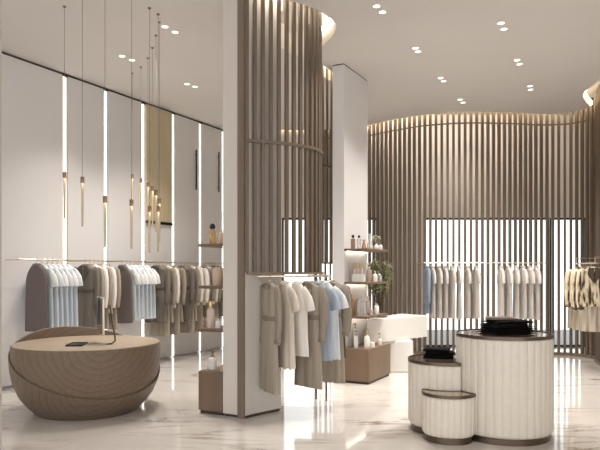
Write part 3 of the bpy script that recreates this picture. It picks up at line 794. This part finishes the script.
z = .905
bottle('lotion_bottle', place(P0,352.5,.12), z, .285, .026, M['copper'], M['brass'], 'tall slim copper-toned bottle, leftmost on the pillar lower shelf', caph=.18, group=G2)
d0 = place(P0,362,.12)
bottle('glass_decanter', d0, z, .25, .052, M['clearglass'], M['clearglass'], 'large square clear glass bottle with amber liquid on the pillar lower shelf', kind='square', caph=.12, cat='decanter', group=G2)
bottle('glass_bottle', place(P0,356.8,.24), z, .22, .035, M['pinkglass'], M['brass'], 'pale pink glass bottle behind the amber bottle on the pillar lower shelf', caph=.15, group=G2)
bottle('perfume_bottle', place(P0,368,v=.20), z, .26, .03, M['pinkglass'], M['tan'], 'tall pale bottle with tan lid on the pillar lower shelf by the leaves', caph=.15, group=G2)
bottle('jar', place(P0,371.5,v=.27), z, .09, .026, M['clearglass'], M['white'], 'small clear jar near the right side of the pillar lower shelf', kind='jar', caph=.25, cat='jar', group=G2)
bottle('jar', place(P0,376.5,v=.27), z, .15, .034, M['whitegloss'], M['clearglass'], 'white stoppered jar on the pillar lower shelf below the foliage', kind='jar', caph=.2, cat='jar', group=G2)
z = .47
bottle('soap_dispenser', place(P0,356,.10), z, .235, .03, M['whitegloss'], M['bronze'], 'front white bottle with dark pump on the low cabinet under the pillar shelves', caph=.28, capname='pump', group=G2)
bottle('soap_dispenser', place(P0,355.3,.30), z, .31, .03, M['whitegloss'], M['bronze'], 'taller white bottle with dark pump at the back of the low pillar cabinet', caph=.22, capname='pump', group=G2)
bottle('lotion_bottle', place(P0,367,.10), z, .26, .038, M['whitegloss'], M['brass'], 'white bottle with gold cap and gold band on the low pillar cabinet', caph=.3, group=G2)
bottle('jar', place(P0,372,v=.32), z, .09, .04, M['whitegloss'], M['brass'], 'wide white jar with gold lid at the front right of the low pillar cabinet', kind='jar', caph=.14, cat='jar', group=G2)
bottle('soap_dispenser', place(P0,379.5,v=.31), z, .17, .036, M['whitegloss'], M['brass'], 'low white bottle with gold pump at the right edge of the low pillar cabinet', caph=.45, capname='pump', group=G2)

# ------------------------------------------------------------------ garments
def lerp_prof(prof, z):
    for (z0,a0,b0),(z1,a1,b1) in zip(prof, prof[1:]):
        if z1 <= z <= z0:
            k = (z0-z)/(z0-z1) if z0 != z1 else 0
            k = k*k*(3-2*k)*0.5+k*0.5
            return a0+(a1-a0)*k, b0+(b1-b0)*k
    return prof[-1][1], prof[-1][2]
def garment(name, cat, label, xy, rz, zr, style, mats, L, hw=.2, dp=.04, sleeve='short', belt=False, scallop=0.0, seed=0, group=None, flare=1.1, hanger='hanger', spread=1.0):
    """cloth on a hanger; local x = shoulder line, local y = along the rail, z = 0 at the rail"""
    rnd = random.Random(seed)
    t = thing(name, label, cat, (xy[0], xy[1], zr+.034), rz, group)
    body, trim = mats
    waist = .84 if belt else .96
    prof = [(-.088,.035,.018),(-.098,.07,.026),(-.118,hw*.6,.034),(-.150,hw*.93,.036),(-.178,hw,dp*.95),(-.30,hw*.96,dp),(-.46,hw*waist,dp*(.8 if belt else 1)),(-.62,hw*(1.0 if not belt else .95),dp*1.05),(-L,hw*flare,dp*1.15)]
    zend = -.158
    if style in ('dress', 'shirt'):
        zend = -.25
        prof = [(-.088,.035,.018),(-.098,.055,.026),(-.118,hw*.42,.032),(-.150,hw*.58,.034),(-.178,hw*.70,dp*.95),(-.23,hw*.86,dp),(-.30,hw*.96,dp),(-.46,hw*.96,dp),(-.62,hw,dp*1.05),(-L,hw*flare,dp*1.15)]
    zs = [-.088,-.093,-.098,-.108,-.118,-.134,-.150,-.164,-.178,-.21,-.25,-.30]
    z = -.30
    while z-.045 > -L+.02: z -= .045; zs.append(z)
    zs.append(-L)
    N = 44; ph = rnd.random()*6; ph2 = rnd.random()*6; kf = rnd.choice((7,8,9)); vs = []; fs = []
    for z in zs:
        a, b_ = lerp_prof(prof, z); tt = max(0, (-z-.22)/(L-.22)); amp = (.22 if style == 'coat' else .15)*tt**.7
        for k in range(N):
            q = 2*PI*k/N
            cq, sq = math.cos(q), math.sin(q)
            f = math.sin(kf*q+ph+z*1.2)*.65+math.sin((kf+4)*q+ph2-z*2)*.35
            x = a*math.copysign(abs(cq)**.85, cq)*(1+.05*amp*f)
            y = b_*math.copysign(abs(sq)**.8, sq)*(1+amp*f)
            zz = z
            if z == -L: zz += scallop*abs(math.sin(5*q+ph)) + .012*math.sin(q+ph2)
            vs.append((x, y, zz))
    n = len(zs)
    for i in range(n-1):
        for k in range(N): fs.append((i*N+k, i*N+(k+1)%N, (i+1)*N+(k+1)%N, (i+1)*N+k))
    fs += [tuple(range(N)), tuple(range((n-1)*N, n*N))[::-1]]
    MB().add(vs, fs).build('body', body, t, angle=70)
    for s in (-1, 1):
        if sleeve == 'short':
            pts = [(s*hw*.55,0,-.165),(s*hw*.80,0,-.215),(s*(hw+.012*spread),.002,-.275),(s*(hw+.036*spread),.003,-.335),(s*(hw+.048*spread),.003,-.385)] if zend < -.2 else [(s*hw*.80,0,-.150),(s*(hw+.005*spread),0,-.185),(s*(hw+.034*spread),.003,-.24),(s*(hw+.055*spread),.004,-.305),(s*(hw+.064*spread),.004,-.345)]
            MB().tube(pts, [.045,.060,.066,.068,.068], 16, flat=[.024,.028,.029,.029,.028], axis=(0,1,0)).build('sleeve', body, t, angle=70)
        elif sleeve == 'long':
            e = rnd.uniform(.68,.74); w = rnd.uniform(-.006,.006)
            pts = [(s*hw*.82,0,-.150),(s*(hw+.004),0,-.185),(s*(hw+.024*spread),w*.3,-.27),(s*(hw+.036*spread),w*.6,-.40),(s*(hw+.036*spread),w,-.52),(s*(hw+.024*spread),w,-.63),(s*(hw+.012*spread),w,-e)]
            sm = mats[0] if len(mats) < 3 else mats[2]
            MB().tube(pts, [.045,.058,.056,.052,.05,.046,.044], 14, flat=[.024,.029,.03,.029,.028,.027,.026], axis=(0,1,0)).build('sleeve', sm, t, angle=70)
            MB().tube([(s*(hw+.014*spread),w,-e+.045),(s*(hw+.013*spread),w,-e+.005)], .0465, 14, flat=[.029,.028], axis=(0,1,0)).build('cuff', trim, t, angle=70)
    # collar
    cm = MB()
    ring = [(.055*math.cos(q), .032*math.sin(q), -.094-.018*math.cos(q)*0-.02*(1 if math.sin(q) < 0 else 0)*abs(math.sin(q))) for q in [2*PI*k/20 for k in range(21)]]
    cm.tube(ring, .011, 8)
    if style == 'coat':
        for s in (-1, 1):
            p = [(s*.02,-.030,-.095),(s*.085,-.026,-.115),(s*.095,-.030,-.20),(s*.012,-.034,-.33)]
            q_ = [(x,y-.008,z) for x,y,z in p]
            cm.add(p+q_, [(0,1,2,3),(7,6,5,4),(0,4,5,1),(1,5,6,2),(2,6,7,3),(3,7,4,0)])
    cm.build('collar', trim, t, angle=50)
    if belt:
        bm_ = MB(); zz = -.46; a, b_ = lerp_prof(prof, zz)
        rg = [(a*1.04*math.copysign(abs(math.cos(q))**.85, math.cos(q)), b_*1.12*math.copysign(abs(math.sin(q))**.8, math.sin(q)), zz) for q in [2*PI*k/32 for k in range(33)]]
        bm_.tube(rg, .008, 6, flat=[.024]*33, axis=(0,0,1)); bm_.box(-.03,.03,-b_*1.12-.01,-b_*1.12,zz-.03,zz+.03)
        bm_.build('belt', trim, t, angle=60)
    h = MB().tube([(-hw*.78,0,zend),(-.075,0,-.118 if zend > -.2 else -.155),(0,0,-.086),(.075,0,-.118 if zend > -.2 else -.155),(hw*.78,0,zend)], [.007,.010,.011,.010,.007], 8).build('hanger', M[hanger], t)
    hk = [(0,0,-.082),(0,0,-.066),(.010,0,-.054)]+[(.0165*math.cos(q),0,-.034+.0165*math.sin(q)) for q in [math.radians(d) for d in range(-40,190,23)]]
    MB().tube(hk, .003, 6).build('hook', M['steel'], h)
    return t

# rail along the left wall
OFF = .30
RA = 1.66
ra0, ra1 = s_at(18, OFF), 10.15
r0 = wl(ra0, OFF)
rail = thing('clothes_rail', 'long thin metal clothes rail along the pale left wall', 'clothes rail', (r0[0], r0[1], RA), math.atan2(U[1],U[0]))
MB().tube([(0,0,0),(ra1-ra0,0,0)], .011, 10).build('rod', M['railmetal'], rail)
for s in [ra0+.05, s_at(79.5,OFF), s_at(119,OFF), s_at(151,OFF), ra1-.1]:
    MB().tube([(s-ra0,.0,-.003),(s-ra0,OFF-.001,-.003)], .008, 8).build('bracket', M['railmetal'], rail)
def wallg(px, **k):
    s = s_at(px, OFF); garment(xy=wl(s, OFF), rz=math.atan2(U[1],U[0])-PI/2+math.radians(random.uniform(-1.5,1.5)), zr=RA, hanger='hangerdark', **k)
seed = 100
ORD = ['first','second','third','fourth','fifth','sixth','seventh','eighth']
def dress_cluster(pxs, where, grp):
    global seed
    mats = ['iceteal','iceblue','icewhite','iceblue','icewhite','iceblue','icewhite']
    for i, px in enumerate(pxs):
        seed += 1
        if i == 0:
            wallg(px, name='dress', cat='dress', label='dark mauve-grey dress, front of the %s' % where, style='dress', mats=(M['mauve'],M['mauve']), L=.96, hw=.205, dp=.028, sleeve='none', seed=seed, group=grp, flare=1.04)
        else:
            wallg(px, name='dress', cat='dress', label='%s pale blue-white dress behind the dark one, %s' % (ORD[i-1], where), style='dress', mats=(M[mats[i-1]],M[mats[i-1]]), L=.93, hw=.205, dp=.028, sleeve='short', spread=.62, seed=seed, group=grp, flare=1.03)
def coat_cluster(pxs, kinds, where, grp):
    global seed
    for i, (px, kd) in enumerate(zip(pxs, kinds)):
        seed += 1
        if kd == 'd': wallg(px, name='trench_coat', cat='coat', label='dark taupe belted coat, %s in %s' % (ORD[i], where), style='coat', mats=(M['taupe_dark'],M['taupe_dark_belt']), L=1.02, hw=.2, dp=.029, sleeve='long', belt=True, seed=seed, group=grp)
        elif kd == 't': wallg(px, name='trench_coat', cat='coat', label='taupe belted coat, %s in %s' % (ORD[i], where), style='coat', mats=(M['taupe'],M['taupe_belt']), L=1.02, hw=.2, dp=.029, sleeve='long', belt=True, seed=seed, group=grp)
        elif kd == 'l': wallg(px, name='dress', cat='dress', label='extra long taupe dress, %s in %s' % (ORD[i], where), style='dress', mats=(M['taupe'],M['taupe']), L=1.24, hw=.195, dp=.029, sleeve='none', seed=seed, group=grp, flare=1.1)
        else: wallg(px, name='cardigan', cat='cardigan', label='cream long-sleeved cardigan, %s in %s' % (ORD[i], where), style='coat', mats=(M['creamcloth'],M['creamsoft']), L=.78, hw=.2, dp=.028, sleeve='long', seed=seed, group=grp, flare=1.0)
dress_cluster([36.5,42,47.3,52.4,57.3,62.2,67], 'left end of wall rail', 'dresses at the left end of the wall rail')
coat_cluster([85,89.5,93.8,98,102.2,106.3], 'dtctct', 'wall rail group behind the tabletop mirror', 'coats behind the tabletop mirror')
dress_cluster([122,126,130,134,138,142,145.6], 'wall rail right of the mirror', 'dresses in the middle of the wall rail')
coat_cluster([156,159.6,163,166.4,169.8,173], 'dltclt', 'wall rail group right of second blue dresses', 'coats in the fourth group of the wall rail')
coat_cluster([181,184.2,187.3,190.3,193.3,196.3], 'dltclc', 'wall rail group just left of partition shelves', 'coats in the fifth group of the wall rail')
coat_cluster([203,206,209,211.8,214.6,217.4], 'tctdtd', 'wall rail group behind the partition shelves', 'coats behind the partition shelves')

# curved rail below the middle screen
RC = 1.455
CR = spline([(-.43,6.335),(-.305,6.36),(-.15,6.405),(0.0,6.475),(.13,6.575),(.24,6.72),(.315,6.90),(.33,7.08),(.30,7.28)], 0.01)
cr = thing('clothes_rail', 'short curved clothes rail below the middle slat screen', 'clothes rail', (0,0,RC), 0)
MB().tube([(x,y,0) for x,y in CR[::4]], .009, 10).build('rod', M['railmetal'], cr)
def on_curve(px):
    return min(range(2, len(CR)-2), key=lambda i: abs(300+F*CR[i][0]/CR[i][1]-px)+0.0)
for x, y in (CR[6], CR[len(CR)//2], CR[-6]):
    dd = min(SL1, key=lambda p_: (p_[0]-x)**2+(p_[1]-y)**2)
    MB().tube([(x,y,0),(x,y,.012),(dd[0],dd[1],.013)], .006, 6).build('bracket', M['railmetal'], cr)
MB().obox(CR[-5], (0,1), .022, .022, -RC, -.008).build('leg', M['post'], cr, smooth=False)
def curveg(i, **k):
    a = CR[i-2]; c_ = CR[i+2]; ang = math.atan2(c_[1]-a[1], c_[0]-a[0])
    garment(xy=CR[i], rz=ang-PI/2+math.radians(max(0.0,17-24*i/len(CR)))+math.radians(random.uniform(-2,2)), zr=RC, **k)
gc = 'clothes on the curved rail of the middle screen'
n = len(CR)
def at(f): return int(f*(n-1))
tr = dict(style='coat', sleeve='long', belt=True, L=1.20, hw=.175, dp=.042, group=gc)
curveg(at(.09), name='trench_coat', cat='coat', label='taupe belted trench coat nearest the wood-edged partition on the curved rail', mats=(M['taupe'],M['taupe_belt']), seed=1, **tr)
curveg(at(.21), name='dress', cat='dress', label='cream short-sleeved dress with scalloped hem on the curved rail', style='dress', mats=(M['creamsoft'],M['creamsoft']), L=.97, hw=.17, dp=.045, sleeve='short', scallop=.02, seed=2, group=gc)
curveg(at(.31), name='blouse', cat='blouse', label='pale cream blouse right behind the cream dress on the curved rail', style='dress', mats=(M['creamcloth'],M['creamcloth']), L=.86, hw=.17, dp=.04, sleeve='short', seed=9, group=gc)
curveg(at(.41), name='trench_coat', cat='coat', label='taupe belted trench coat in the middle of the curved rail', mats=(M['taupe'],M['taupe_belt']), seed=3, **tr)
curveg(at(.52), name='dress', cat='dress', label='pale blue short-sleeved dress on the curved rail', style='dress', mats=(M['paleblue'],M['paleblue']), L=.93, hw=.17, dp=.042, sleeve='short', scallop=.015, seed=4, group=gc)
curveg(at(.62), name='dress', cat='dress', label='white dress with a blue tint next to the pale blue one on the curved rail', style='dress', mats=(M['icewhite'],M['icewhite']), L=.93, hw=.17, dp=.042, sleeve='short', scallop=.015, seed=5, group=gc)
curveg(at(.72), name='trench_coat', cat='coat', label='taupe belted trench coat behind the white dress on the curved rail', mats=(M['taupe'],M['taupe_belt']), seed=6, **tr)
curveg(at(.84), name='coat', cat='coat', label='dark brown coat at the far right end of the curved rail', style='coat', mats=(M['browncloth'],M['browncloth']), L=.95, hw=.175, dp=.042, sleeve='long', seed=8, group=gc)

# two rails in front of the window screen
def back_rail(px0, px1, y, z, label):
    x0 = (px0-300)/F*y; x1 = (px1-300)/F*y
    t = thing('clothes_rail', label, 'clothes rail', (x0,y,z), 0)
    MB().tube([(0,0,0),(x1-x0,0,0)], .010, 10).build('rod', M['railmetal'], t)
    for x in (.03, x1-x0-.03):
        dd = min(SLB, key=lambda p_: abs(p_[0]-(x0+x))+(0 if p_[1] > 10.9 else 9))
        MB().tube([(x,0,0),(x,dd[1]-y-.045,0)], .007, 8).build('bracket', M['railmetal'], t)
    return t
YB = 10.62; ZR = 1.655
back_rail(424, 484, YB, ZR, 'thin clothes rail at left in front of the window screen, above the cash desk end')
back_rail(491, 545, YB, ZR, 'thin clothes rail at right in front of the window screen, behind the tallest pedestal')
for i, px in enumerate([427.2,432.4,439,445.4,452,459,467.5,476]):
    seed += 1
    garment(name='shirt', cat='shirt', label='slate blue shirt, leftmost on the left window rail' if i == 0 else '%s greige long shirt to the right of the blue one on the left window rail' % ORD[i-1], xy=((px-300)/F*YB, YB), rz=PI/2+math.radians(random.uniform(-4,4))+.06*(i == 7), zr=ZR, style='shirt', mats=(M['blue'] if i == 0 else M['greige'],)*2, L=.98 if i else .90, hw=.135, dp=.030, sleeve='long' if i == 0 else 'short', spread=.3, seed=seed, group='shirts on the left window rail', flare=1.02, hanger='hangerdark')
for i, px in enumerate([501,508.5,516,523,529.6,536]):
    seed += 1
    garment(name='shirt', cat='shirt', label='%s pale grey long shirt from the left on the right window rail' % ORD[i], xy=((px-300)/F*YB, YB), rz=PI/2+math.radians(random.uniform(-4,4)), zr=ZR, style='shirt', mats=(M['greige2'],)*2, L=.99, hw=.15, dp=.030, sleeve='short', spread=.3, seed=seed, group='shirts on the right window rail', flare=1.02, hanger='hangerdark')

# right-hand rail with printed clothes
ZP = 1.63
pr = thing('clothes_rail', 'clothes rail with printed clothes at the right edge by the slats', 'clothes rail', (4.30,9.05,ZP), 0)
dl = Vector((.115,.9)); 
MB().tube([(0,0,0),(dl.x,dl.y,0)], .010, 10).build('rod', M['railmetal'], pr)
for k in (.02,.98):
    p_ = (dl.x*k, dl.y*k)
    tgt = min(SLB, key=lambda q: abs(q[1]-(9.05+p_[1]))+(0 if q[0] > 4.5 else 9))
    MB().tube([(p_[0],p_[1],0),(tgt[0]-4.30-.055,p_[1],0)], .007, 8).build('bracket', M['railmetal'], pr)
    MB().tube([(p_[0],p_[1],-.001),(p_[0],p_[1],.09),(tgt[0]-4.30-.055,p_[1],.09)], .006, 8).build('brace', M['railmetal'], pr)
for i in range(8):
    k = .10+.105*i; seed += 1
    xy = (4.30+dl.x*k, 9.05+dl.y*k)
    jk = i in (0,2,3,5,6)
    garment(name='jacket' if jk else 'dress', cat='jacket' if jk else 'dress', label=('cream and brown printed jacket, %s from the front on the right-hand rail' if jk else 'pale pleated print dress, %s from the front on the right-hand rail') % ORD[i],
        xy=xy, rz=-.12+math.radians(random.uniform(-4,4)), zr=ZP, style='coat' if jk else 'dress', mats=(M['pattern'],M['browncloth']) if jk else (M['printcream'],)*2, L=.66 if jk else 1.04, hw=.175 if jk else .17, dp=.029, spread=.7, sleeve='long' if jk else 'none', seed=seed, group='printed clothes on the right-hand rail', flare=1.06, hanger='hangerdark')

# ------------------------------------------------------------------ camera, world, view
cam = bpy.data.cameras.new('camera'); co = bpy.data.objects.new('camera', cam); C.objects.link(co)
cam.sensor_fit = 'HORIZONTAL'; cam.sensor_width = 36; cam.lens = 36*F/600; cam.shift_y = 47/600
co.location = (0,0,EYE); co.rotation_euler = (PI/2,0,0); cam.clip_end = 200
sc.camera = co
wd = bpy.data.worlds.new('world'); sc.world = wd; wd.use_nodes = True
bg = wd.node_tree.nodes['Background']; bg.inputs['Color'].default_value = (.985,.99,1.0,1); bg.inputs['Strength'].default_value = 2.1
sc.view_settings.view_transform = 'Standard'; sc.view_settings.look = 'None'; sc.view_settings.gamma = 1.0
sc.view_settings.exposure = 0.10
sc.view_settings.use_curve_mapping = False
